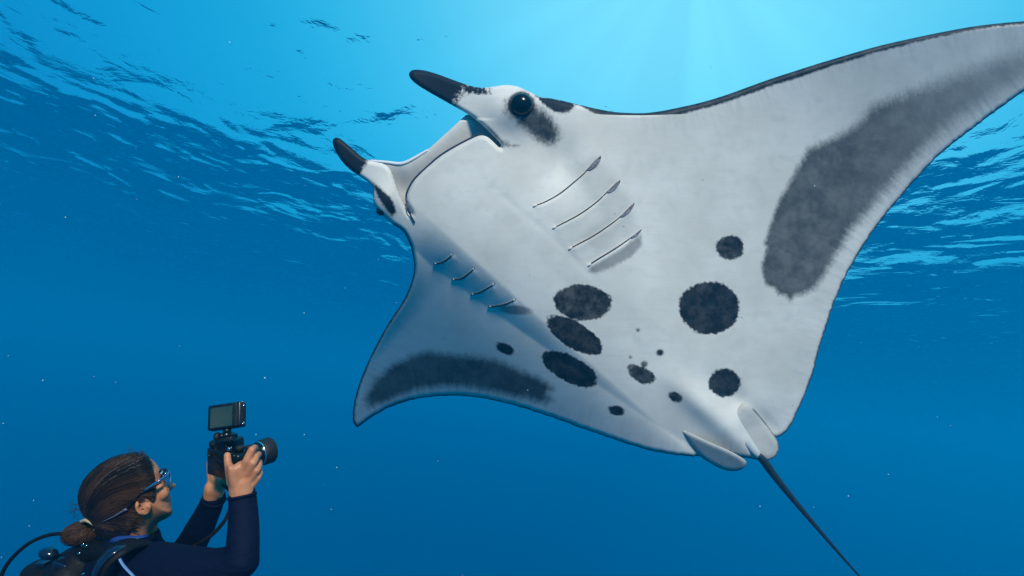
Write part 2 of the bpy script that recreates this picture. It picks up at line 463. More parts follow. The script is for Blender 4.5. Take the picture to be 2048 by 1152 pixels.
BODY = [ # right cephalic fin
 (961,246.5),(937.5,229),(915,216.5),(893,204),(859,185),(831.5,168),(819.5,156),(817,147),(824,139),(845,139.5),(872.6,147),(906.8,160),(937.5,171),(958,175.7),(977,174.7),
 # eye swelling and leading edge
 (989,173),(1008,169.5),(1028,171),(1043.5,176),(1065,187),(1084.5,196),(1096,195.5),(1123.6,201),(1155,208.6),(1194,218),(1233,225),(1282,227),(1311,224),(1340,219),
 (1400,206),(1450,191),(1500,172.6),(1543,157),(1587,143),(1630,129),(1673.5,116),(1717,103),(1760,91),(1804,81),(1847,71.6),(1890,63),(1934,54.7),(1977,48.6),(2048,42),(2120,38),(2190,42),(2250,58),(2262,68),
 (2240,84),(2190,105),(2120,140),(2048,182),(1999,217),(1955.5,249.5),(1912,282),(1877,310),(1830,360),(1799,395),(1760,442.5),(1721,499),(1687,560),(1671,597.5),(1654.5,646),(1638,700),(1625,748),(1611.5,788.6),(1592.6,829),(1576.5,861),(1557.6,874.7),
 # tail root
 (1545,874),(1534,892),(1526,912),(1518,921),(1506,918),(1478,914),(1440,906),(1415,909),(1398,912),(1378.5,913),(1339,908),(1300,901),(1265,891),(1230,879.5),(1180,862),(1147.6,851),(1124,841),(1074,825),(1034,812),(999.4,803),(957.8,794.4),(916,790.8),(874.4,792),(832.8,797),(799.4,806),(763,822),(735.6,838.6),(721.7,851),(713,856),
 (706.4,845.5),(705,829),(707.8,806.7),(716,773),(730,737),(746.7,701),(763,670.6),(780,641),(800,613),(815.6,585),(824.7,559),(829,538),(827,517),(822,494),(813,473),(805,460),(783.6,448),(766.5,433),(753,421),(746,404),(746,387),(749.4,378),
 # left cephalic fin
 (739,366),(718.7,352.6),(694.7,335.5),(677.6,315),(667,294),(664,281),(671,274),(681,277),(701.6,294.4),(718.7,310),(730.6,318),(742,322),(777,329),(788,357),(794,376),(805,402),(814,422),(820,431),(825,430),
 # lower jaw
 (821,420),(814.5,409.5),(813,396),(816,382),(825.5,364.5),(839,349),(859,331),(874,317.7),(894,304),(923,287.4),(952.5,272.7),(964,270),(976,273.7),(988,285),(998,295),(1005,297),(1004,290),(982,267)]
OL = chaikin(BODY, 2)
# worn, slightly ragged rim behind the wings
def ragged(ol, amp):
    out = ol.copy(); n = len(ol)
    # resample so the rim can be uneven
    seg = []
    for i in range(n):
        a = ol[i]; b = ol[(i + 1) % n]; L = np.hypot(*(b - a)); k = max(1, int(L / 6))
        for j in range(k): seg.append(a + (b - a) * j / k)
    seg = np.array(seg); nx = np.roll(seg, -1, 0) - np.roll(seg, 1, 0); nx /= np.linalg.norm(nx, axis=1)[:, None] + 1e-9
    s, t = st(seg[:, 0], seg[:, 1])
    trail = (((seg[:, 0] > 1560) & (seg[:, 1] > 70 + (2262 - seg[:, 0]) * .2)) | ((seg[:, 1] > 785))).astype(float)
    r = rng.uniform(-1, 1, len(seg)) * amp * trail
    return seg + np.stack([nx[:, 1], -nx[:, 0]], 1) * r[:, None]
OLR = ragged(OL, .9)

SPOTS = [(1165,605,58,36,5,.90),(1150,671,65,26,32,1),(1140,738,61,26,28,1),(1010,697,21,10.5,27,1),(1460,495,29,25,0,.9),(1419,616,61,53,0,1),
         (1449,766,32,29,0,1),(1284,750,28,16,20,.92),(1266,737,13,9,20,.75),(1289,728,7,7,0,.6),(1261,714,4,4,0,.6),(1233,821,17,9.5,15,1),(1351,794,16,10,25,.9),(1320,705,8,7,0,.8),(1276,660,4,4,0,.5)]
RWPATCH = [(1531,495),(1520,533),(1529,572),(1545,578),(1555,592),(1570,594),(1581,607),(1592,594),(1608,591),(1635.7,576),(1650,555),(1672,518),(1708,462),(1755,410),(1805,352),(1862,292),(1922,245),(1985,205),(2055,162),(2140,118),(2150,84),(2048,97.6),(1999,108),(1934,134.5),(1869,160.5),(1804,182),(1743,208),(1708,247),(1673.5,269),(1613,295),(1587,343),(1547.7,416.5),(1526,490)]
LWPATCH = [(735.6,818),(727,795.6),(749,756.7),(785.6,726),(819,709.4),(852,699.7),(896.7,705),(930,708),(966,712.8),(999.4,719),(1041,737),(1074,751),(1099,765),(1110,779),(1100,786),(1108,801),(1091,811),(1063,804),(1027,798),(985.6,787),(930,776),(874,776),(833,784),(799,795.6),(769,809)]
EYEPATCH = [(1010,200),(1006,224),(1022,238),(1041.6,255.5),(1061,273),(1076.7,285),(1096,292.6),(1110,290.6),(1121.6,275),(1119.7,255.5),(1106,232),(1088,218),(1069,199),(1057,187),(1045,182),(1026,189)]
GILLPATCH = [(1175,545),(1182,533),(1240,500),(1283,467),(1283,490),(1262,515),(1225,535),(1195,546)]
SHOULDER = [(1070,188),(1084,194),(1096,193),(1153,206),(1147,218),(1127.5,228),(1108,224),(1094,214),(1080,203)]
LEFTBAND = [(746,366),(761,376),(777,390),(788,405.5),(793,423),(784.5,434),(773,421),(761,405.5),(751,386)]
MOUTHSMUDGE = [(975,252),(1004,283),(1040,292),(1016,294),(985,270)]
def body_attrs(x, y, d, back):
    s, t = st(x, y)
    sdb = np.full(x.shape, 99.); kb = np.ones(x.shape); fr = np.ones(x.shape)
    for (cx, cy, rx, ry, an, k) in SPOTS:
        e = sdell(x, y, cx, cy, rx, ry, an); m = e < sdb; sdb = np.where(m, e, sdb); kb = np.where(m, k, kb); fr = np.where(m, min(.75, rx / 40), fr)
    # dark rim: broad along the leading edge, thin elsewhere
    _, _, _, bi = nearest(OL, x, y)
    lead = (x > 1130) & (y < 230 + 0 * x) & (t > 0)
    wl_ = np.interp(x, [1130, 1160, 1190, 1250, 1400, 1600, 1750, 1900, 2050, 2200], [0, 3, 11, 17, 14, 15, 12, 9, 6, 5])
    wtrail = np.where(t > 60, 3.4, np.where(x < 830, 4.2, 3.0))
    headzone = ((x < 1120) & (y < 445)) 
    ontop = lead & (y < np.interp(x, [1100, 1282, 1400, 1500, 1717, 2048, 2262], [260, 270, 250, 215, 145, 70, 60]))
    w = np.where(ontop, wl_, wtrail); w = np.where(headzone, -3, w)
    jaw = (x > 800) & (x < 1020) & (y > 262) & (y < 446); w = np.where(jaw, -9, w)
    e = d - w; m = e < sdb; fr = np.where(m, np.where(ontop, .38, .2), fr); kb = np.where(m & (e < 4), 1., kb); sdb = np.minimum(sdb, e)
    e = sdell(x, y, 1042, 209, 27, 26, 0); m = e < sdb; kb = np.where(m, 1., kb); fr = np.where(m, .25, fr); sdb = np.minimum(sdb, e)
    # soft grey marks and painted gill shade
    sds = np.full(x.shape, 99.); ks = np.zeros(x.shape)
    sw = np.ones(x.shape); am = np.ones(x.shape)
    marks = [(RWPATCH, None, 1.5, np.interp(x, [1530, 1700, 1900], [1.2, 3.0, 5.5]), np.interp(x, [1530, 1800], [.42, .9])), (LWPATCH, .87, 1, 2.4, .5), (EYEPATCH, .945, 1, 2.6, .9), (GILLPATCH, .55, 0, 1., .4),
             (SHOULDER, 1., 0, .9, .5), (LEFTBAND, .98, 0, .9, .35), (MOUTHSMUDGE, .75, 0, 1.2, .8)]
    cand = [(sdpoly(np.array(p_, float), x, y) + o_, k_, w_, a_) for p_, k_, o_, w_, a_ in marks]
    cand.append((sdell(x, y, 1030, 620, 34, 10, 4), .6, 1., .4))
    hr = (x - 922) * .86 + (y - 190) * .5
    cand.append((np.where((y < 250) & (x < 985), np.minimum(hr, np.where(y < 192, sdell(x, y, 945, 178, 36, 10, 10), 99)), 99), .985, 2.2, 1.8))
    cand.append((np.where((x < 765) & (y < 380), (x - 727) * .8 + (y - 335) * .45, 99), 1., 1.1, .6))
    cand.append((sdpoly(np.array([(1120,330),(1190,300),(1215,315),(1255,370),(1280,420),(1284,462),(1190,520),(1150,470),(1190,430)], float), x, y) + 8, .18, 3., .5))  # faint grey tint: shade between the gill slits put into the colour
    for e, k_, w_, a_ in cand:
        kk = np.interp(x, [1520, 1700, 1850, 2048], [.88, .84, .70, .50]) if k_ is None else k_
        m = e < sds; ks = np.where(m, kk, ks); sw = np.where(m, w_, sw); am = np.where(m, a_, am); sds = np.minimum(sds, e)
    soft = sw
    return dict(sd_black=sdb, k_black=kb, sd_soft=sds, k_soft=ks, soft_w=soft, fray=fr, fray_soft=am, rimk=np.where(t > -60, smst(1180, 1330, x), smst(560, 680, y)))

def manta_material():
    t = NT('manta_skin'); rest = t.attr('rest', 'Vector')
    fine = t.noise(rest, 13, 5, .62); finer = t.noise(rest, 26, 4, .6); broad = t.noise(rest, .9, 4, .55)
    vor = t.node('ShaderNodeTexVoronoi', {'Vector': rest, 'Scale': 15.0}).outputs['Distance']
    # belly
    rad = t.attr('radial', 'Vector')
    rays = t.noise(t.mapping(rad, (11, 1.3, 1)), 1.0, 5, .65)
    streak = t.noise(t.mapping(rest, (1.0, 5, 1), (0, 0, R(-42))), 1.6, 5, .6)
    mid = t.noise(rest, 2.6, 5, .6, .4)
    belly = t.mix(t.maprange(broad, .3, .7), (.73, .70, .63, 1), (.84, .81, .745, 1))
    belly = t.mix(t.maprange(mid, .46, .75, 0, .32), belly, (.54, .545, .52, 1))
    belly = t.mix(t.maprange(streak, .45, .75, 0, .20), belly, (.58, .58, .55, 1))
    nearrim = t.math('MULTIPLY', t.maprange(t.attr('edge'), 4, 80, .30, 0), t.attr('rimk'))
    belly = t.mix(t.math('MULTIPLY', t.maprange(rays, .42, .68), nearrim), belly, (.42, .45, .48, 1))
    belly = t.mix(t.maprange(finer, .60, .78, 0, .22), belly, (.50, .51, .52, 1))
    # fine scratches and tiny dark flecks
    w1 = t.noise(t.mapping(rest, (.5, 14, 1), (0, 0, R(31))), 1.0, 3, .7, 1.5)
    belly = t.mix(t.maprange(t.math('ABSOLUTE', t.math('SUBTRACT', w1, .5)), 0, .012, .22, 0), belly, (.46, .48, .5, 1))
    vf = t.node('ShaderNodeTexVoronoi', {'Vector': rest, 'Scale': 1.7}).outputs['Distance']
    belly = t.mix(t.maprange(t.math('ADD', vf, t.math('MULTIPLY', finer, .02)), .012, .05, .75, 0), belly, (.12, .13, .15, 1))
    # soft marks
    fr0 = t.math('ADD', t.math('MULTIPLY', rays, .75), t.math('ADD', t.math('MULTIPLY', finer, .35), t.math('MULTIPLY', vor, .22)))
    ns = t.math('MULTIPLY', t.math('SUBTRACT', fr0, .64), t.math('MULTIPLY', t.attr('fray_soft'), 34.0))
    v = t.math('SUBTRACT', ns, t.attr('sd_soft'))
    v = t.math('DIVIDE', v, t.attr('soft_w'))
    ms = t.maprange(v, -3.5, 6)
    mott = t.maprange(t.math('ADD', t.math('MULTIPLY', t.noise(rest, 2.4, 8, .72), .85), t.math('MULTIPLY', rays, .15)), .34, .64, .90, 1.05)
    ms = t.math('MULTIPLY', ms, t.math('ADD', t.math('MULTIPLY', t.attr('k_soft'), mott), t.maprange(t.attr('k_soft'), .952, .972, 0, .15)), clamp=True)
    col = t.mix(ms, belly, (.010, .014, .022, 1))
    # black marks
    nb = t.math('MULTIPLY', t.math('SUBTRACT', t.math('ADD', t.math('MULTIPLY', fine, .28), t.math('ADD', t.math('MULTIPLY', vor, .55), t.math('MULTIPLY', t.noise(rest, 2.6, 3), 1.1))), .96), t.math('MULTIPLY', t.attr('fray'), 12.5))
    v = t.math('SUBTRACT', nb, t.attr('sd_black'))
    mb = t.maprange(v, -2.2, 3.4)
    mot2 = t.maprange(t.noise(rest, 3.2, 7, .72), .36, .56, .0, 1)
    kb = t.attr('k_black'); kk = t.math('ADD', kb, t.math('MULTIPLY', t.math('SUBTRACT', 1.0, kb), mot2))
    mb = t.math('MULTIPLY', t.math('MULTIPLY', mb, kk), t.maprange(t.noise(rest, 3.6, 6, .75), .3, .6, .93, 1))
    col = t.mix(mb, col, (.009, .011, .017, 1))
    col = t.mix(t.attr('back'), col, (.012, .016, .022, 1))
    t.set(Base_Color=col, Roughness=.55)
    t.b.inputs['Specular IOR Level'].default_value = .20
    h = t.math('ADD', t.math('MULTIPLY', finer, .4), t.math('ADD', t.math('MULTIPLY', streak, .35), t.math('MULTIPLY', fine, .3)))
    t.set(Normal=t.bump(h, .16, .004))
    return t.m
MSKIN = manta_material()
MDARK = simple('manta_dark_skin', (.012, .015, .02), .5, nscale=60, bump=.3)
mroot_loc = P(1250, 600, 3.0)
manta = empty('manta_ray', mroot_loc, 'huge manta ray with white belly and black spots gliding above the diver', 'manta ray')
body = shell('body', OLR, 3.0, body_front, body_thick, MSKIN, manta, body_attrs)

# palate / upper jaw seen through the open mouth
JAW = [(742,321),(757,322.5),(777,324.5),(796,327),(810,325),(825.5,317.6),(845,306),(855,300),(874,283),(903.7,256),(923,238),(936,226),(975,240),(1015,300),(985,320),(920,335),(870,370),(850,420),(835,450),(818,446),(795,390),(775,340)]
JOL = chaikin(JAW, 2)
def jaw_front(x, y, d):
    dj, _, _, _ = nearest(np.array([(742,321),(777,324.5),(810,325),(855,300),(903.7,256),(936,226)], float), x, y, False)
    return body_depth(x, y) + .07 + .05 * smst(0, 60, dj) + .004 * np.clip(1 - d / 6, 0, 1) ** 2
def jaw_attrs(x, y, d, back):
    n = np.zeros(x.shape)
    sdd = sdpoly(np.array([(880,270),(905,252),(940,222),(985,240),(990,275),(960,262),(930,263),(900,285)], float), x, y)
    return dict(sd_black=n + 99, k_black=n + 1, sd_soft=sdd + 99, k_soft=n + .8, soft_w=n + 1, fray=n + .2, fray_soft=n + .5, rimk=n + .6)
shell('upper_jaw', JOL, 3.0, jaw_front, lambda x, y, d: .015 + .05 * (1 - np.exp(-d / 15)), MSKIN, manta, jaw_attrs)
MWHITE = simple('lip_highlight_white', (.85, .86, .86), .4, nscale=50, var=.05)  # white of the lip ridge, with the top-light highlight put into it
rim = [(741,321.5),(757,323.5),(777,325.5),(796,328),(810,326),(825.5,318.6),(845,307),(856,300.5)]
rd = [float(body_depth(np.array([a]), np.array([b]))[0]) + .074 for a, b in rim]
pts = catmull([P(a, b, q) for (a, b), q in zip(rim, rd)], 6)
mesh_obj('upper_lip', *tube(pts, [.005 + .0062 * math.sin(math.pi * (i + .5) / len(pts)) ** .5 for i in range(len(pts))], 10), MWHITE, manta)

jl = [(829,445),(824,436),(819,426),(814.5,414),(812,396),(815,381.5),(824.5,363.5),(838,348),(858,330),(873,316.5),(893,302.5),(922,286),(951.5,271.5),(963,268.5)]
mesh_obj('jaw_gap_shade', *tube(catmull([P(a, b, float(body_depth(np.array([a]), np.array([b]))[0]) + (.030 if b < 405 or a > 830 else -.003)) for a, b in jl], 4), .0052, 8), simple('jaw_gap_dark', (.02, .035, .08), .5), manta)  # dark tube painting in the shade gap along the lower jaw

# eyes
MEYE = simple('manta_eye', (.003, .004, .006), .12, nscale=10, var=.1, spec=.3)
def eye(x, y, rpx, dz, squash=.8):
    d = float(body_depth(np.array([x]), np.array([y]))[0]) + dz; r = rpx / F * d
    V, Fc = ellipsoid(P(x, y, d), (rightv, upv, fwd), (r * 1.0, r * .96, r * squash), 32, 20)
    e = mesh_obj('eye', V, Fc, MEYE, manta)
    return e, d
e1, de = eye(1042.5, 209.5, 23, .008)
eye(762, 422, 9.5, .018, .8)

# gill slits
MSLIT = simple('gill_slit_dark', (.02, .02, .028), .6)
MNUB = simple('gill_tip_pale', (.72, .69, .62), .4, var=.05)
tl = NT('gill_filament'); rs = tl.objco()
tl.set(Base_Color=tl.mix(tl.maprange(tl.noise(rs, 190, 3), .4, .6), (.02, .02, .03, 1), (.20, .20, .25, 1)), Roughness=.6)
MLEAF = tl.m
def surf(x, y, off):
    return P(x, y, float(body_depth(np.array([x]), np.array([y]))[0]) - off)
def slit(pts, leaf=None, nub=True, nub_end=0, rad=.0036, dark=1.0):
    c2 = chaikin(np.array(pts, float), 2, closed=False)
    n = len(c2)
    T = tube([surf(a, b, .0020) for a, b in c2], [rad * (.45 + .75 * math.sin(math.pi * min(i / n + .12, 1))) for i in range(n)], 8)
    g = mesh_obj('gill_slit', *T, MSLIT, manta)
    if leaf:
        (x0, y0), (x1, y1), w = leaf
        Vv = []; Ff = []; m = 12
        dx, dy = x1 - x0, y1 - y0; L = math.hypot(dx, dy); nx, ny = -dy / L, dx / L
        for i in range(m + 1):
            q = i / m; ww = w * (math.sin(math.pi * min(1, q * .85 + .15 * q)) ** .6) * .5
            for k, sgn in enumerate((-.3, .35, 1.0)):
                Vv.append(surf(x0 + dx * q + nx * ww * sgn * 1.3, y0 + dy * q + ny * ww * sgn * 1.3, .0065 - (.004 if k == 1 else 0)))
        for i in range(m):
            for k in range(2): a = i * 3 + k; Ff.append([a, a + 1, a + 4, a + 3])
        mesh_obj('gill_filament', [tuple(v) for v in Vv], Ff, MLEAF, g)
    if nub:
        for e in ([0, -1] if nub_end == 2 else [0]):
            a, b = pts[e]; b2 = pts[1] if e == 0 else pts[-2]
            ddx, ddy = b2[0] - a, b2[1] - b; L = math.hypot(ddx, ddy)
            ax1 = (rightv * ddx / L - upv * ddy / L)
            rn = .014 if nub_end != 2 else .008
            V, Fc = ellipsoid(surf(a + ddx / L * 4, b + ddy / L * 4, .0015), (ax1, ax1.cross(fwd), fwd), (rn, rn * .42, .008), 14, 8)
            mesh_obj('gill_tip', V, Fc, MNUB, g)
slit(SLITS_R[0], ((1174, 340), (1202, 312), 12)); slit(SLITS_R[1], ((1214, 385), (1240.6, 360), 10))
slit(SLITS_R[2], ((1241, 434), (1269, 406), 9)); slit(SLITS_R[3], ((1262, 476), (1283, 459), 6), rad=.004)
for p in SLITS_L: slit(p, None, True, 2, rad=.0046)

# pelvic fins
def fin_attrs(rimline):
    def f(x, y, d, back):
        n = np.zeros(x.shape); dr, _, _, _ = nearest(np.array(rimline, float), x, y, False)
        return dict(sd_black=dr - 2.4, k_black=n + 1, sd_soft=n - 60, k_soft=n + .27, soft_w=n + 1, fray=n + .2, fray_soft=n + .5, rimk=n + .6)
    return f
PR = [(1478,808),(1492,806),(1508,818),(1523.7,836),(1543,861),(1555,880.5),(1558.5,896),(1553,912),(1539,920),(1528,921),(1512,912),(1488,880),(1468,846),(1464,822)]
PL = [(1359,859),(1378.5,865),(1418,884),(1457,900),(1496,922),(1490,935.5),(1472.7,943),(1449,941),(1421.7,927.6),(1398,912),(1374.6,880.5)]
def pr_front(x, y, d):
    o = smst(0, 55, (x - 1478) * .85 - (y - 850) * .53)
    return body_depth(x, y) + .012 - .010 * smst(0, 12, d) - .050 * o + .012 * np.clip(1 - d / 6, 0, 1) ** 2
_gx, _gy = np.meshgrid(np.arange(1360, 1500, 5.), np.arange(860, 944, 5.)); _ins = inside(np.array(PL), _gx, _gy)
PLD = float((body_depth(_gx, _gy) - .0024 * (-(_gx - 1428) * .5 + (_gy - 900) * .86))[_ins].min()) - .004
def pl_front(x, y, d):
    return PLD + .0024 * (-(x - 1428) * .5 + (y - 900) * .86) + .014 * np.clip(1 - d / 7, 0, 1) ** 2
shell('pelvic_fin', chaikin(PR, 2), 3, pr_front, lambda x, y, d: .006 + .03 * (1 - np.exp(-d / 12)), MSKIN, manta, fin_attrs(PR[2:11]))
shell('pelvic_fin', chaikin(PL, 2), 3, pl_front, lambda x, y, d: .004 + .016 * (1 - np.exp(-d / 12)), MSKIN, manta, fin_attrs(PL[4:] + PL[:1]))
# tail
dtl = float(body_depth(np.array([1512.]), np.array([906.]))[0])
tr_ = catmull([P(1466,856,dtl - .012), P(1486,880,dtl - .012), P(1501,896,dtl), P(1513,908,dtl + .005), P(1524,920,dtl + .01)], 6)
tr_o = NT('tail_root_skin'); tr_o.set(Base_Color=tr_o.mix(tr_o.noise(tr_o.objco(), 14, 5), (.34, .40, .42, 1), (.66, .68, .66, 1)), Roughness=.45)
mesh_obj('tail_root', *tube(tr_, list(np.interp(np.linspace(0, 1, len(tr_)), [0, .3, .7, 1], [.010, .026, .026, .012])), 16), tr_o.m, manta)
tp = [(1514,907,dtl,.013),(1522,916,dtl,.024),(1532,928,dtl + 0.02,.027),(1550,953,dtl + 0.04,.024),(1590,1003,dtl + 0.08,.019),(1640,1062,dtl + 0.13,.014),(1690,1120,dtl + 0.19,.0095),(1720,1153,dtl + 0.24,.007),(1775,1215,dtl + 0.33,.005),(1830,1270,dtl + 0.43,.0015)]
tpp = catmull([P(a, b, c) for a, b, c, r in tp], 8); rr_ = np.interp(np.linspace(0, 1, len(tpp)), np.linspace(0, 1, len(tp)), [q[3] for q in tp])
tm = NT('tail_skin'); to = tm.objco()
tm.set(Base_Color=tm.mix(tm.noise(to, 30, 4), (.008, .012, .016, 1), (.03, .045, .055, 1)), Roughness=.25)
mesh_obj('tail', *tube(tpp, list(rr_), 14), tm.m, manta)

# ------------------------------------------------------------------ the diver
HD = 1.17                                            # distance of the middle of the head
def shell_vf(outline, step, D0, wfun):
    """closed solid, symmetric about distance D0, as (verts, faces)"""
    x, y, d, inn, q = shell_grid(outline, step); n = len(x)
    w = wfun(x, y, d)
    bidx = np.where(inn)[0]; remap = np.arange(n); remap[bidx] = n + np.arange(len(bidx))
    D0 = D0(x, y) if callable(D0) else np.full(n, D0)
    V = np.vstack([PN(x, y, np.where(inn, D0 - w, D0)), PN(x[bidx], y[bidx], (D0 + w)[bidx])])
    Q = np.vstack([q, remap[q][:, ::-1]])
    return [tuple(v) for v in V], Q.tolist()
def infl(W, Rp):
    return lambda x, y, d: W * np.sqrt(np.clip(1 - (1 - np.clip(d / Rp, 0, 1)) ** 2, 0, 1))
def cap(a, b, ra, rb):                               # points as (px, py, distance), radii in metres
    return capsule(P(*a), P(*b), ra, rb)
def chain(pts, rad):
    return merge(*[cap(pts[i], pts[i + 1], rad[i], rad[i + 1]) for i in range(len(pts) - 1)])

person = empty('person', P(300, 1140, HD), 'diver in navy wetsuit with tied brown hair, raising a black camera', 'person')
FACE = [(297,915),(307,921),(315,929.5),(321,939),(324,947),(326,955),(331,962),(340,967.5),(346.5,971.5),(347.5,975),(343,979.5),(339.5,981.5),(339.5,987),(341.5,993),(342.5,999),(341.7,1003),(343,1008),(342.6,1013),(344.5,1018),(346,1023),(343.5,1030),(336,1035.5),(326,1040.5),(315,1046),(307,1054),(302,1062),(299.5,1070),(300,1092)]
SKULLB = [(262,1104),(225,1094),(212,1062),(195,1040),(172,1020),(163,995),(166,970),(186,940),(218,921),(255,912),(280,911)]
HOUT = chaikin(FACE + SKULLB, 1)
HEADW = infl(.073, 62)
SKULL = chaikin([(255,907),(278,905.5),(290,908),(299,915)] + FACE[1:] + [(262,1104),(206,1088),(188,1062),(176,1046),(164,1030),(157,1012),(154.5,997),(157,981),(164,963.5),(177,946),(196,929),(215,917.5),(234,910)], 1)
def head_w(x, y):
    sd = -sdpoly(SKULL, x, y)
    return .0745 * np.sqrt(np.clip(1 - (1 - np.clip(sd / 62, 0, 1)) ** 2, 0, 1))
def hd_surf(x, y, off=0.):
    w = float(head_w(np.array([x]), np.array([y]))[0])
    return P(x, y, HD - w - off)
hx = shell_vf(HOUT, 2.0, HD, lambda x, y, d: HEADW(x, y, d) * np.interp(x, [300, 345], [1, .80]) * (1 - .55 * smst(327, 340, x) * smst(990, 980, y) * (y > 950)))
neck = chain([(268,1048,HD),(266,1120,HD + .01)], [.046, .046])
earp = [(276,1003),(273.5,1010),(275,1019),(281,1026),(290,1028),(297,1023),(299,1015),(296,1011)]
epts = [hd_surf(a, b, .004 + .006 * (i in (1, 2, 3))) for i, (a, b) in enumerate(earp)]
ear = merge(tube(catmull(epts, 4), .0036, 8), ellipsoid(hd_surf(286, 1013, -.001), (rightv, upv, fwd), (.013, .016, .006), 16, 8),
            ellipsoid(hd_surf(290, 1024, .003), (rightv, upv, fwd), (.008, .007, .005), 12, 8),
            tube(catmull([hd_surf(282,1006,.004), hd_surf(284,1014,.003), hd_surf(290,1018,.004)], 5), .0026, 8))
# nose wings, lips, brow and cheek
facep = merge(ellipsoid(P(341,973.5,HD), (rightv, upv, fwd), (.008,.007,.015), 14, 8),
              ellipsoid(P(322,985,HD - .042), (rightv, upv, fwd), (.017,.018,.014), 16, 10))
# near (right) hand
A = 1.045
palm1 = shell_vf(chaikin([(452,938),(457,927),(466,931),(478,922),(497,917),(510,923),(519,937),(520.5,950),(511,970),(502,986),(501,1003),(464,1003),(461.5,982),(455,962)], 2), 2.0,
                 lambda x, y: A + .0006 * (x - 485), infl(.0155, 14))
hand1 = merge(palm1,
    chain([(466,962,A),(459,940,A-.006),(455.5,924,A-.008),(454.6,910.5,A-.004)], [.0125,.0088,.0071,.0066]),
    chain([(484,944,A-.006),(494,921,A-.010),(503.5,900,A-.004),(509,895.5,A+.022)], [.0085,.0085,.0077,.0068]),
    chain([(496,946,A-.004),(506,926,A-.007),(511.5,914.5,A+.004),(517,909,A+.030)], [.0085,.0082,.0074,.0066]),
    chain([(503,956,A),(513,941,A-.001),(517.5,931,A+.012),(519,924,A+.036)], [.0082,.0078,.0070,.0062]),
    chain([(506,968,A+.004),(515.5,955,A+.006),(519.5,947,A+.018),(520,941,A+.040)], [.0078,.0070,.0064,.0056]),
    chain([(482,965,A),(484,1000,1.041),(484,1040,1.035)], [.0235,.0225,.0205]))
B = 1.215
palm2 = shell_vf(chaikin([(418,935),(421,928),(427,949),(436,956),(452,950),(454,962),(449,978),(444,1002),(411,995),(415,968)], 2), 2.0, B, infl(.017, 13))
hand2 = merge(palm2,
    chain([(426,962,B),(421.5,943,B-.004),(420,927,B-.006),(422,914,B-.006)], [.012,.0085,.0075,.0068]),
    chain([(436,955,B+.01),(444,935,B+.02),(452,915,B+.01)], [.010,.0085,.007]), chain([(444,958,B+.01),(456,944,B+.015),(464,932,B+.005)], [.010,.0085,.007]),
    chain([(446,966,B+.01),(458,956,B+.01),(468,948,B)], [.010,.008,.007]), chain([(446,974,B+.01),(456,968,B+.01),(464,962,B)], [.009,.0075,.006]),
    chain([(430,975,B),(425,998,1.225),(415,1022,1.235)], [.0225,.0210,.0165]))
sk = NT('skin'); so = sk.objco()
n1 = sk.noise(so, 55, 5, .6); n2 = sk.noise(so, 420, 3, .6); n3 = sk.noise(so, 14, 3)
c = sk.mix(sk.maprange(n3, .35, .65), (.64, .25, .115, 1), (.72, .31, .15, 1))
c = sk.mix(sk.maprange(n1, .45, .7, 0, .55), c, (.50, .15, .065, 1))
sk.set(Base_Color=c, Roughness=sk.maprange(n1, .3, .7, .38, .55), Normal=sk.bump(sk.math('ADD', n2, n1), .35, .0012))
sk.b.inputs['Subsurface Weight'].default_value = .12; sk.b.inputs['Subsurface Radius'].default_value = (.01, .004, .002)
sk.b.inputs['Subsurface Scale'].default_value = .6
# arms inside the sleeves join hands, neck and chest into one body
core = merge(chain([(484,1030,1.035),(487,1118,.995),(310,1150,1.05),(275,1190,HD)], [.0205,.022,.032,.06]),
             chain([(415,1022,1.235),(376,1106,1.29),(300,1150,1.30),(275,1190,HD)], [.017,.019,.026,.05]),
             chain([(262,1110,HD),(262,1210,HD)], [.050,.08]))
def hand_finish(co): return co
fuse('body', merge(hx, neck, ear, facep, hand1, hand2, core), .0019, sk.m, person, 5)

# wetsuit
def wrinkle(co):
    out = co.copy(); cc = co
    org = np.array(P(262, 1150, HD))
    for i in range(len(cc)):
        v = Vector(cc[i])
        k = mnoise.noise(Vector((v.x * 14, v.y * 9, v.z * 26))) * .0035 + mnoise.noise(v * 60) * .0008
        w = v - Vector(org)
        out[i] += np.array(w.normalized()) * k
    return out
suitv = merge(
    chain([(484.5,990,1.045),(485.5,1012,1.04),(488,1050,1.02),(486,1090,1.0),(484,1124,.99)], [.0262,.0272,.0285,.0298,.0315]),
    chain([(484,1124,.99),(425,1139,1.0),(360,1143,1.02),(305,1146,1.05)], [.0315,.0385,.049,.060]),
    chain([(428,994,1.225),(421,1012,1.235),(402,1052,1.25),(375,1103,1.28)], [.0250,.0268,.0318,.0390]),
    chain([(375,1103,1.28),(335,1140,1.32),(290,1155,1.32)], [.0390,.052,.062]),
    chain([(285,1150,1.06),(285,1152,1.31)], [.062, .062]),
    *[ellipsoid(P(266 - 52 * q, 1225 + 400 * q, 1.18 + .03 * q), (rightv, upv, fwd), (.128 - .05 * q + .045 * q * q, .125, .20 - .10 * q + .07 * q * q), 32, 20) for q in np.linspace(0, 1, 9)],
    chain([(200,1600,1.12),(160,1950,1.15),(60,2280,1.3)], [.09,.062,.045]), chain([(200,1600,1.3),(190,1960,1.35),(110,2300,1.5)], [.09,.062,.045]),
    chain([(262,1092,HD),(262,1120,HD)], [.060,.078]), chain([(225,1100,HD),(225,1130,HD)], [.035,.06]))
su = NT('wetsuit'); so = su.objco()
n1 = su.noise(so, 30, 5); n2 = su.noise(so, 700, 2); n3 = su.noise(su.mapping(so, (9, 9, 34)), 1.6, 4, .6, .8)
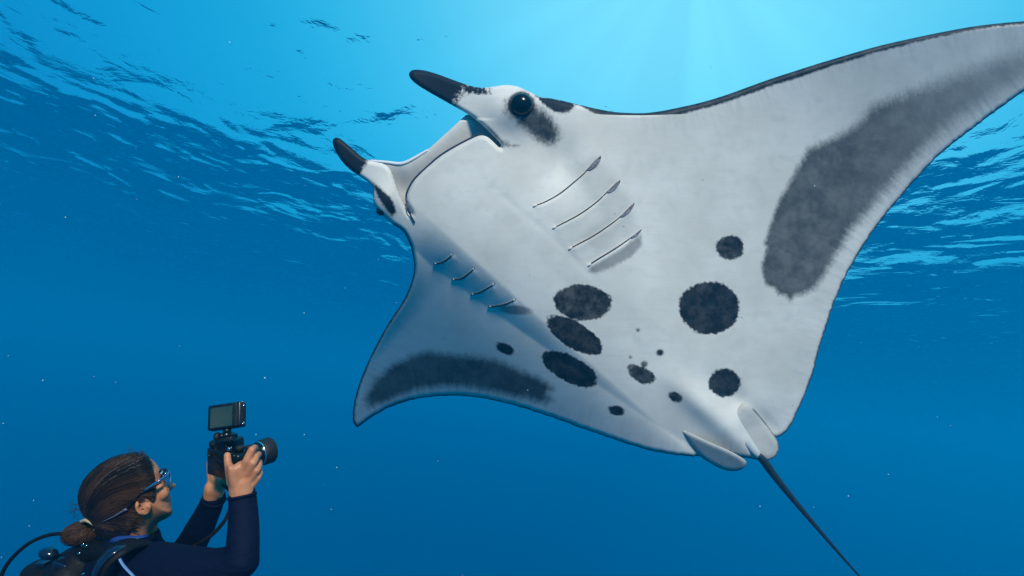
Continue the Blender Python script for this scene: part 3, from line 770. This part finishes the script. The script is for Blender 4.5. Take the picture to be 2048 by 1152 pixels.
su.set(Base_Color=su.mix(n1, (.0006, .0032, .017, 1), (.0011, .006, .030, 1)), Roughness=.75, Normal=su.bump(su.math('ADD', su.math('MULTIPLY', n3, 1.0), su.math('MULTIPLY', n2, .08)), .55, .008))
su.b.inputs['Sheen Weight'].default_value = .0; su.b.inputs['Specular IOR Level'].default_value = .15
suit = fuse('wetsuit', suitv, .0042, su.m, person, 6, wrinkle)
# cuffs, collar, piping
MBLUE = simple('blue_rubber', (.02, .07, .30), .3, nscale=60); MPIPE = simple('pale_blue_piping', (.12, .26, .50), .5)
def ring(c, ax, r, rr, name, mat, par, flatz=1.0):
    c = Vector(c); t = Vector(ax).normalized(); a = Vector((0, 0, 1)); a = (a - t * a.dot(t)).normalized(); b = t.cross(a)
    pts = [c + (a * math.cos(k * math.pi / 14) + b * math.sin(k * math.pi / 14)) * r for k in range(29)]
    return mesh_obj(name, *tube(pts, rr, 10, cap=False), mat, par)
ring(P(484,992,1.043), P(484,992,1.043) - P(486,1030,1.035), .0250, .0030, 'cuff', su.m, suit)
ring(P(428,997,1.226), P(428,994,1.225) - P(421,1012,1.235), .0238, .0030, 'cuff', su.m, suit)
cpts = [P(296,1075,HD-.02), P(286,1077,HD-.058), P(268,1079,HD-.070), P(246,1078,HD-.066), P(228,1080,HD-.045), P(222,1083,HD)]
mesh_obj('collar', *tube(catmull(cpts, 6), .0075, 10), MBLUE, suit)
mesh_obj('collar', *tube(catmull([P(302,1073,HD+.03), P(300,1078,HD-.02), P(285,1086,HD-.068), P(262,1089,HD-.082), P(240,1090,HD-.075)], 6), .011, 10), su.m, suit)

# hair
MH = NT('hair'); ho = MH.attr('flow', 'Vector')
hn = MH.noise(ho, 1.0, 6, .65, .3); hb = MH.noise(ho, .22, 3)
hc = MH.mix(MH.maprange(hn, .35, .7), (.008, .005, .004, 1), (.030, .013, .007, 1))
hc = MH.mix(MH.maprange(hb, .5, .75, 0, .6), hc, (.012, .010, .009, 1))
MH.set(Base_Color=hc, Roughness=.42, Normal=MH.bump(hn, .9, .004))
HAIR = chaikin([(299,914),(294,910),(288,905.5),(272.8,904.5),(253.7,906),(234.6,910),(215.5,917.5),(196.4,929),(177.3,946),(164,963.5),(156.5,981),(154.5,997),(157,1014),(165,1031),(178,1046),(196,1074),(222,1092),(250,1083),(266,1058),(277,1034),(279,1020),(277,1010),(275,1001),(283,995),(292,996),(303,1005),(311,1001),(313,982),(311,962.6),(308.5,945),(303,928)], 1)
hx_, hy_, hd_, hin, hq = shell_grid(HAIR, 2.2)
def hair_w(x, y): return head_w(x, y) + .0055
w = hair_w(hx_, hy_) - .006 * np.clip(1 - hd_ / 5, 0, 1) ** 2
rough = np.array([mnoise.noise(Vector((a * .05, b * .16, 0))) for a, b in zip(hx_, hy_)]) * .0025
w = w + rough * hin
n = len(hx_); bi_ = np.where(hin)[0]; rm = np.arange(2 * n)
V = np.vstack([PN(hx_, hy_, HD - w), PN(hx_, hy_, HD + w)])
Q = [list(q) for q in hq] + [[i + n for i in q[::-1]] for q in hq]
# side walls along the rim
ec = {}
for q in hq:
    for k in range(4):
        a, b = int(q[k]), int(q[(k + 1) % 4]); ec[(a, b)] = 1
for (a, b) in list(ec):
    if (b, a) not in ec and a != b: Q.append([b, a, a + n, b + n])
BUN = np.array((172., 1049.))
def flowco(x, y):
    dx, dy = x - BUN[0], y - BUN[1]; r = np.hypot(dx, dy); a = np.arctan2(dy, dx)
    return np.stack([a * 26, r * .028, r * 0], 1)
fl = flowco(hx_, hy_); hair = mesh_obj('hair', V, Q, MH.m, person, True, {'flow': np.vstack([fl, fl + 3])})
# strands combed back to the tie
MS = NT('hair_strand'); tn = MS.attr('tone')
MS.set(Roughness=.5); MS.b.inputs['Specular IOR Level'].default_value = .25
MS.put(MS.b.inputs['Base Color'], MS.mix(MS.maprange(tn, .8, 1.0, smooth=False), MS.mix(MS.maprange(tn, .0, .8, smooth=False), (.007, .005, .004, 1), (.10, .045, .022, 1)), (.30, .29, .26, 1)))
SV = []; SF = []; ST = []
HP = HAIR
def add_strand(pts3, r, tone):
    v, f = tube(pts3, [r * (.5 + .6 * math.sin(math.pi * min(1, .15 + i / len(pts3)))) for i in range(len(pts3))], 4, cap=False)
    o = len(SV); SV.extend(v); SF.extend([[i + o for i in q] for q in f]); ST.extend([tone] * len(v))
cnt = 0
while cnt < 3200:
    x0, y0 = rng.uniform(156, 314), rng.uniform(905, 1060)
    if not inside(HP, np.array([x0]), np.array([y0]))[0]: continue
    side = -1 if rng.random() < .88 else 1
    L = rng.uniform(.25, .8); d0 = BUN - (x0, y0); r0 = np.hypot(*d0)
    if r0 < 20: continue
    perp = np.array((d0[1], -d0[0])) / r0; bow = .16 * r0 * (1 if y0 < 1000 else .3) * np.sign(perp @ np.array((-1., -1.)))
    ts = np.linspace(-.14, L, 10); xs_ = x0 + d0[0] * ts + perp[0] * bow * np.sin(math.pi * ts); ys_ = y0 + d0[1] * ts + perp[1] * bow * np.sin(math.pi * ts)
    wav = rng.uniform(.4, 2.2) * np.sin(ts * rng.uniform(6, 16) + rng.uniform(0, 6)); xs_ = xs_ + perp[0] * wav; ys_ = ys_ + perp[1] * wav
    ok = inside(SKULL, xs_, ys_)
    if ok.sum() < 4: continue
    xs_, ys_ = xs_[ok], ys_[ok]
    if (xs_ > 309).any() or ((ys_ < 912) & (xs_ > 292)).any(): continue
    if ((x0 - 287) / 15) ** 2 + ((y0 - 1014) / 15) ** 2 < 1: continue
    wv = hair_w(xs_, ys_) + .0006 + rng.uniform(0, .0022)
    tone = float(np.clip(.09 + 1.0 * mnoise.noise(Vector((x0 * .035, y0 * .035, 3.1))) + rng.normal() * .10 + (.16 if y0 > 955 else -.10), .02, .79))
    if 215 < x0 < 285 and y0 < 945 and rng.random() < .07: tone = rng.uniform(.8, .93)  # greyer strands on top paint in the hair's highlight
    add_strand([P(a, b, HD + side * q) for a, b, q in zip(xs_, ys_, wv)], rng.uniform(.0003, .0006), tone)
    cnt += 1
# fly-away hairs
for i in range(34):
    if i < 12: x0, y0 = rng.uniform(262, 298), rng.uniform(903, 912); ang = rng.uniform(math.pi * 1.05, math.pi * 1.3); L = rng.uniform(8, 22)
    else: x0, y0 = rng.uniform(150, 168), rng.uniform(1008, 1038); ang = rng.uniform(math.pi * .75, math.pi * 1.15); L = rng.uniform(8, 24)
    cv = rng.uniform(-.7, .7)
    pts3 = [P(x0 + L * q * math.cos(ang + cv * q), y0 + L * q * math.sin(ang + cv * q), HD - .01 + rng.uniform(-.0, .0)) for q in np.linspace(0, 1, 7)]
    add_strand(pts3, .00035, .15)
# bun
BC = P(160, 1066, HD)
bdir = (P(150, 1074, HD) - P(180, 1050, HD)).normalized()
V1, F1 = ellipsoid(P(161,1067,HD), (rightv, upv, fwd), (.034,.023,.030), 32, 20)
V1 = [tuple(Vector(v) + Vector((0, 0, 1)) * mnoise.noise(Vector(v) * 60) * .004) for v in V1]
fl1 = np.array([[(np.arctan2(Vector(v).z - BC.z, Vector(v).x - BC.x)) * 9, 0, (Vector(v).y) * 20] for v in V1])
MB2 = NT('ponytail_hair'); bo = MB2.attr('flow', 'Vector'); bn = MB2.noise(bo, 1.2, 6, .6)
MB2.set(Base_Color=MB2.mix(MB2.maprange(bn, .35, .7), (.02, .010, .005, 1), (.26, .13, .04, 1)), Roughness=.4, Normal=MB2.bump(bn, .9, .004))
bun = mesh_obj('ponytail', V1, F1, MB2.m, hair, True, {'flow': fl1})
SPLIT = len(ST)
bc_ = P(161, 1067, HD); ta = (P(182, 1049, HD) - bc_).normalized(); tb = (upv - ta * upv.dot(ta)).normalized(); tcv = ta.cross(tb)
def bunpt(th, ph, k):
    v = ta * math.cos(th) + tb * (math.sin(th) * math.cos(ph)) + tcv * (math.sin(th) * math.sin(ph))
    return bc_ + rightv * (v.dot(rightv) * .034 * k) + upv * (v.dot(upv) * .023 * k) + fwd * (v.dot(fwd) * .030 * k)
for i in range(900):
    ph = rng.uniform(0, 2 * math.pi); t0 = rng.uniform(.2, 1.0); t1 = t0 + rng.uniform(.8, 1.7); k = rng.uniform(1.0, 1.07); e = rng.uniform(-.02, .10)
    pts3 = [bunpt(t0 + (t1 - t0) * q, ph + .35 * math.sin(3 * q + i), k + e * q * q) for q in np.linspace(0, 1, 8)]
    add_strand(pts3, rng.uniform(.0003, .0007), float(np.clip(.28 + .25 * math.sin(ph * 5) + rng.normal() * .15 + .15 * t1 / 2, .02, .79)))
so_ = mesh_obj('strands', SV, SF, MS.m, hair, True, {'tone': np.array(ST)}); tag(so_, kind='stuff')
tie = catmull([P(164.5,1043,HD-.008), P(173,1040.5,HD-.024), P(184,1045,HD-.031), P(190,1052,HD-.024), P(191,1058,HD-.008), P(184,1058,HD+.018), P(170,1050,HD+.018), P(164.5,1043,HD-.008)], 6)
mesh_obj('hair_tie', *tube(tie, .0052, 10, flat=.75), simple('beige_elastic', (.62, .46, .26), .75, nscale=300, bump=.4), hair)

# diving mask worn by the diver
mask = empty('diving_mask', P(325, 960, HD), 'low clear diving mask with glossy blue frame worn by the diver', 'diving mask')
MFR = simple('mask_frame_blue', (.02, .12, .28), .12, nscale=30, spec=.8, coat=1); MDK = simple('mask_rubber', (.006, .008, .014), .35)
fr_pts = [P(291,980,HD-.077), P(303,972,HD-.077), P(318,961.5,HD-.070), P(330,953.5,HD-.058), P(336,947,HD-.048), P(337,944,HD-.035), P(334,941.5,HD-.015), P(333,941,HD+.02), P(336,944,HD+.05)]
mesh_obj('frame', *tube(catmull(fr_pts, 6), [.0036] * 49, 10, flat=.8), MFR, mask)
mesh_obj('frame_edge', *tube(catmull([P(322,947,HD-.058), P(327,942.5,HD-.045), P(333,940.5,HD-.030), P(337.5,943,HD-.030), P(340,950,HD-.034), P(340.5,962,HD-.034), P(340,974,HD-.022)], 6), .0017, 8), simple('mask_clear_rim', (.30, .62, .85), .1, coat=1), mask)
mesh_obj('skirt', *tube(catmull([P(323,943,HD-.050), P(328,941,HD-.036), P(332,944,HD-.034), P(330,950,HD-.047), P(325,954,HD-.058)], 6), .0052, 8), MDK, mask)
mesh_obj('temple', *tube(catmull([P(284,985,HD-.081), P(293,981.5,HD-.079), P(306,974,HD-.077), P(322,963,HD-.068)], 6), .0048, 8, flat=.6), MDK, mask)
lm = NT('mask_lens'); lm.n.remove(lm.b)
mx = lm.node('ShaderNodeMixShader', {0: .42, 1: lm.node('ShaderNodeBsdfTransparent', {'Color': (.85, .95, 1, 1)}).outputs[0], 2: lm.node('ShaderNodeBsdfGlossy', {'Color': (.8, .9, 1, 1), 'Roughness': .08}).outputs[0]})
lm.l.new(mx.outputs[0], lm.o.inputs[0])
LV = []; LF = []
for i in range(9):
    q = i / 8; zz = HD - .058 + .116 * q
    for j in range(7):
        p = j / 6; bulge = math.sin(math.pi * q)
        LV.append(tuple(P(331 + 7.5 * bulge + 1.5 * p, 944 + 30 * p, zz)))
for i in range(8):
    for j in range(6): a = i * 7 + j; LF.append([a, a + 1, a + 8, a + 7])
lens_o = mesh_obj('lens', LV, LF, lm.m, mask)
sm = lens_o.modifiers.new('s', 'SOLIDIFY'); sm.thickness = .002
mesh_obj('strap', *tube(catmull([P(288,983,HD-.081), P(272,998,HD-.083), P(258,1014,HD-.083), P(240,1026,HD-.080)], 6), .0055, 8, flat=.4), MDK, mask)
mesh_obj('strap_clip', *tube(catmull([P(254,1018,HD-.086), P(244,1024,HD-.086), P(232,1031,HD-.083), P(220,1037,HD-.080), P(207,1043,HD-.072)], 6), [.0062 * (1 - .75 * (i / 24)) for i in range(25)], 8, flat=.5), simple('strap_clip_grey', (.13, .13, .22), .4, nscale=200, var=.5), mask)

# ------------------------------------------------------------------ the camera with its monitor
CC = P(458, 924, 1.13)
aw = P(455, 930, 1).normalized(); rl = (rightv - aw * rightv.dot(aw)).normalized(); ul = rl.cross(aw).normalized()
lx = (aw * .50 + rl * .83 + ul * .30).normalized()                           # towards the lens front
cu = (upv - lx * upv.dot(lx)).normalized(); cs = lx.cross(cu).normalized()    # up, sideways
MBK = simple('camera_black', (.004, .005, .007), .28, var=.05, nscale=60, bump=.05, coat=.2); MRB = simple('camera_rubber', (.008, .009, .011), .6, nscale=500, bump=.5)
MCH = simple('chrome', (.8, .85, .9), .12, metal=1)
camera_o = empty('underwater_camera', CC, 'black still camera with long lens and small monitor held up by the diver', 'camera')
def cpos(a, b, c): return CC + lx * a + cu * b + cs * c
mesh_obj('camera_body', *merge(box(cpos(0, .000, 0), (lx, cu, cs), (.021, .030, .050), .006), box(cpos(.010, -.001, .041), (lx, cu, cs), (.026, .030, .014), .010),
         box(cpos(.004, .036, -.004), (lx, cu, cs), (.024, .016, .020), .007)), MBK, camera_o)
mesh_obj('thumb_grip', *box(cpos(-.0225, -.004, .040), (lx, cu, cs), (.004, .020, .009), .003), MRB, camera_o)
for k, (a, b, c_, r, h) in enumerate([(.0, .034, .040, .009, .008), (-.008, .034, -.040, .011, .009), (.012, .034, .052, .006, .007), (-.012, .034, .022, .005, .006)]):
    mesh_obj('dial', *_lathe(cpos(a, b, c_), cu, [(-.002, 0), (-.002, r), (h * .8, r), (h, r * .85), (h, 0)], 24), MCH if k == 3 else MRB, camera_o)
for a, b, c_ in [(-.0225, .012, .03), (-.0225, .0, .036), (-.0225, -.012, .034), (-.0225, .014, -.036)]:
    mesh_obj('button', *_lathe(cpos(a, b, c_), -lx, [(0, .004), (.002, .004), (.0028, .003), (.0028, 0)], 16), MBK, camera_o)
LB = CC + lx * .02 + cu * -.002
def lathe_s(prof, seg): return _lathe(LB, lx, [(a * .70, b * .84) for a, b in prof], seg)
lens = mesh_obj('lens', *lathe_s([(0, .030), (.010, .030), (.012, .027), (.03, .027), (.032, .029), (.052, .029), (.054, .0275), (.068, .0275), (.072, .031), (.080, .033), (.081, .030), (.070, .028), (.066, 0)], 48), MBK, camera_o)
mesh_obj('focus_ring', *lathe_s([(.034, .0288), (.035, .0300)] + [(.035 + .0015 * k, .0302 if k % 2 else .0292) for k in range(1, 11)] + [(.052, .0300), (.053, .0288)], 48), MRB, lens)
mesh_obj('lens_hood', *lathe_s([(.074, .030), (.076, .0335), (.084, .0352), (.112, .0362), (.114, .0355), (.112, .0335), (.080, .0325), (.074, .030)], 48), MRB, lens)
mesh_obj('filter_ring', *lathe_s([(.0700, .0312), (.0705, .0318), (.0735, .0335), (.074, .0325)], 48), MCH, lens)
mesh_obj('front_glass', *lathe_s([(.075, .029), (.080, .020), (.082, 0)], 32), simple('lens_glass', (.01, .02, .04), .03, coat=1), lens)
# monitor on its hot-shoe arm
MC = P(454.5, 833, 1.12)
mf = (-aw * .92 - rl * .40).normalized()                          # screen faces this way
mu = (ul * .985 - rl * .17); mu = (mu - mf * mu.dot(mf)).normalized(); ms_ = mu.cross(mf).normalized()
monitor = mesh_obj('monitor', *box(MC, (ms_, mu, mf), (.0345, .0270, .0145), .005), MBK, camera_o)
scm = NT('screen'); sco = scm.objco()
scm.set(Base_Color=(.005, .01, .01, 1), Roughness=.35)
scm.put(scm.b.inputs['Emission Color'], scm.mix(scm.maprange(scm.noise(sco, 22, 3), .35, .7), (.02, .105, .125, 1), (.065, .13, .15, 1))); scm.b.inputs['Emission Strength'].default_value = .45; scm.b.inputs['Specular IOR Level'].default_value = .1
mesh_obj('screen', *box(MC + mf * .0142 - ms_ * .006 - mu * .001, (ms_, mu, mf), (.0225, .0210, .0008), .0004), scm.m, monitor)
mesh_obj('bezel_line', *box(MC + mf * .0140 + ms_ * .0245, (ms_, mu, mf), (.0012, .0250, .0014), .0004), MRB, monitor)
for q in (.019, -.019): mesh_obj('screw', *_lathe(MC + ms_ * .0345 + mu * q, ms_, [(0, .0025), (.0012, .0022), (.0015, 0)], 12), MCH, monitor)
mesh_obj('corner_cap', *box(MC + ms_ * .030 + mu * .0268, (ms_, mu, mf), (.0035, .0012, .008), .0008), MCH, monitor)
stand = mesh_obj('monitor_arm', *merge(tube([MC - mu * .024, MC - mu * .036], .0085, 16), ellipsoid(MC - mu * .040, (ms_, mu, mf), (.010, .009, .010), 16, 10),
         box(MC - mu * .050, (ms_, mu, mf), (.014, .005, .012), .002), tube([MC - mu * .040 - ms_ * .002, MC - mu * .040 - ms_ * .022], .006, 12), box(cpos(.004, .055, -.004), (lx, cu, cs), (.012, .006, .012), .002)), MBK, camera_o)
mesh_obj('knob', *_lathe(MC - mu * .040 - ms_ * .015, -ms_, [(0, .007), (.002, .009), (.008, .009), (.010, .007), (.010, 0)], 14), MRB, stand)
mesh_obj('strap', *tube(catmull([cpos(-.005, -.052, -.02), P(462,985,1.16), P(461,1012,1.16), P(450,1040,1.16), P(428,1066,1.17), P(405,1083,1.18), P(392,1090,1.2), P(360,1110,1.2)], 6), .0042, 8, flat=.35, flatdir=fwd), MRB, camera_o)

# ------------------------------------------------------------------ scuba set on the diver's back
MGB = simple('gear_black', (.003, .004, .006), .6, nscale=120, bump=.4, spec=.25); MGL = simple('gear_gloss', (.006, .012, .03), .15, coat=.6)
rig = empty('scuba_set', P(120, 1150, 1.2), "black scuba tank and harness strapped on the diver's back with looping hose", 'scuba gear')
tdir = (P(60, 1500, 1.24) - P(98, 1180, 1.2)).normalized()
mesh_obj('tank', *_lathe(P(98,1133,1.2), tdir, [(0, 0), (0, .040), (.006, .049), (.03, .052), (.05, .070), (.08, .078), (.55, .078), (.60, .06), (.61, 0)], 40), MGB, rig)
fuse('backplate', merge(ellipsoid(P(178,1210,1.19), (rightv, upv, fwd), (.075,.15,.14), 24, 16), chain([(140,1118,1.17),(178,1102,1.16),(225,1100,1.13)], [.020,.024,.018]),
      chain([(128,1130,1.16),(150,1190,1.16)], [.028,.05]), ellipsoid(P(150,1125,1.19), (rightv, upv, fwd), (.04,.035,.07), 20, 12)), .004, MGB, rig, 5)
sp = catmull([P(298,1088,1.09), P(270,1086,1.035), P(242,1096,1.0), P(214,1118,.985), P(196,1150,.98), P(188,1200,.99)], 8)
mesh_obj('shoulder_strap', *tube(sp, .021, 12, flat=.30, flatdir=fwd), MGB, rig)
mesh_obj('webbing', *tube([p - fwd * .008 + upv * .004 for p in sp], .0095, 10, flat=.3, flatdir=fwd), MGL, rig)
valve = mesh_obj('valve', *_lathe(P(107,1130,1.10), (P(117,1106,1.10) - P(107,1130,1.10)), [(0, .012), (.008, .012), (.010, .009), (.022, .009), (.026, .007), (.028, 0)], 20), MCH, rig)
mesh_obj('valve_knob', *ellipsoid(P(97,1107,1.13), (camdir(.95, -.2, 0), camdir(.2, .95, 0), fwd), (.020,.012,.014), 20, 12), MGL, valve)
mesh_obj('first_stage', *box(P(126,1127,1.13), (camdir(.9, -.3, 0), camdir(.3, .9, 0), fwd), (.016,.006,.012), .003), MGL, rig)
mesh_obj('hose_port', *box(P(84,1127,1.185), (rightv, upv, fwd), (.012,.004,.008), .002), MGL, rig)
mesh_obj('hose', *tube(catmull([P(150,1080,1.20), P(128,1068,1.20), P(94,1071,1.20), P(59,1086,1.195), P(30,1110,1.19), P(11,1134,1.185), P(2,1160,1.18), P(10,1200,1.17), P(60,1230,1.16)], 8), .0042, 12), MGB, rig)
for (a, b, dd) in [(158,1107,1.125), (165,1090,1.125), (166,1148,1.06), (172,1092,1.122)]:
    mesh_obj('buckle', *ellipsoid(P(a, b, dd), (camdir(.8, .5, 0), camdir(-.5, .8, 0), fwd), (.0042,.0022,.002), 12, 8), MCH, rig)
mesh_obj('piping', *tube(catmull([P(235.5,1101,.994), P(238,1114,.985), P(245,1128,.98), P(255,1140,.977), P(268,1154,.975), P(280,1175,.975)], 6), .0028, 8, flat=.6), MPIPE, suit)

# drifting specks in the water
SPV = []; SPF = []
for i in range(85):
    px_, py_ = rng.uniform(-100, 2150), rng.uniform(-60, 1200); dd = rng.uniform(.9, 5.5)
    if dd > 2.2 and rng.random() < .3: dd = rng.uniform(.9, 2.2)
    r = rng.uniform(.0004, .0011) * dd
    ax = Vector(rng.normal(size=3)).normalized(); bx_ = ax.orthogonal().normalized()
    v, f = ellipsoid(P(px_, py_, dd), (ax, bx_, ax.cross(bx_)), (r * rng.uniform(1, 2.2), r, r * .6), 6, 4)
    o = len(SPV); SPV += v; SPF += [[k + o for k in q] for q in f]
sp_ = mesh_obj('drifting_particles', SPV, SPF, simple('plankton', (.75, .8, .8), .6)); tag(sp_, kind='stuff')
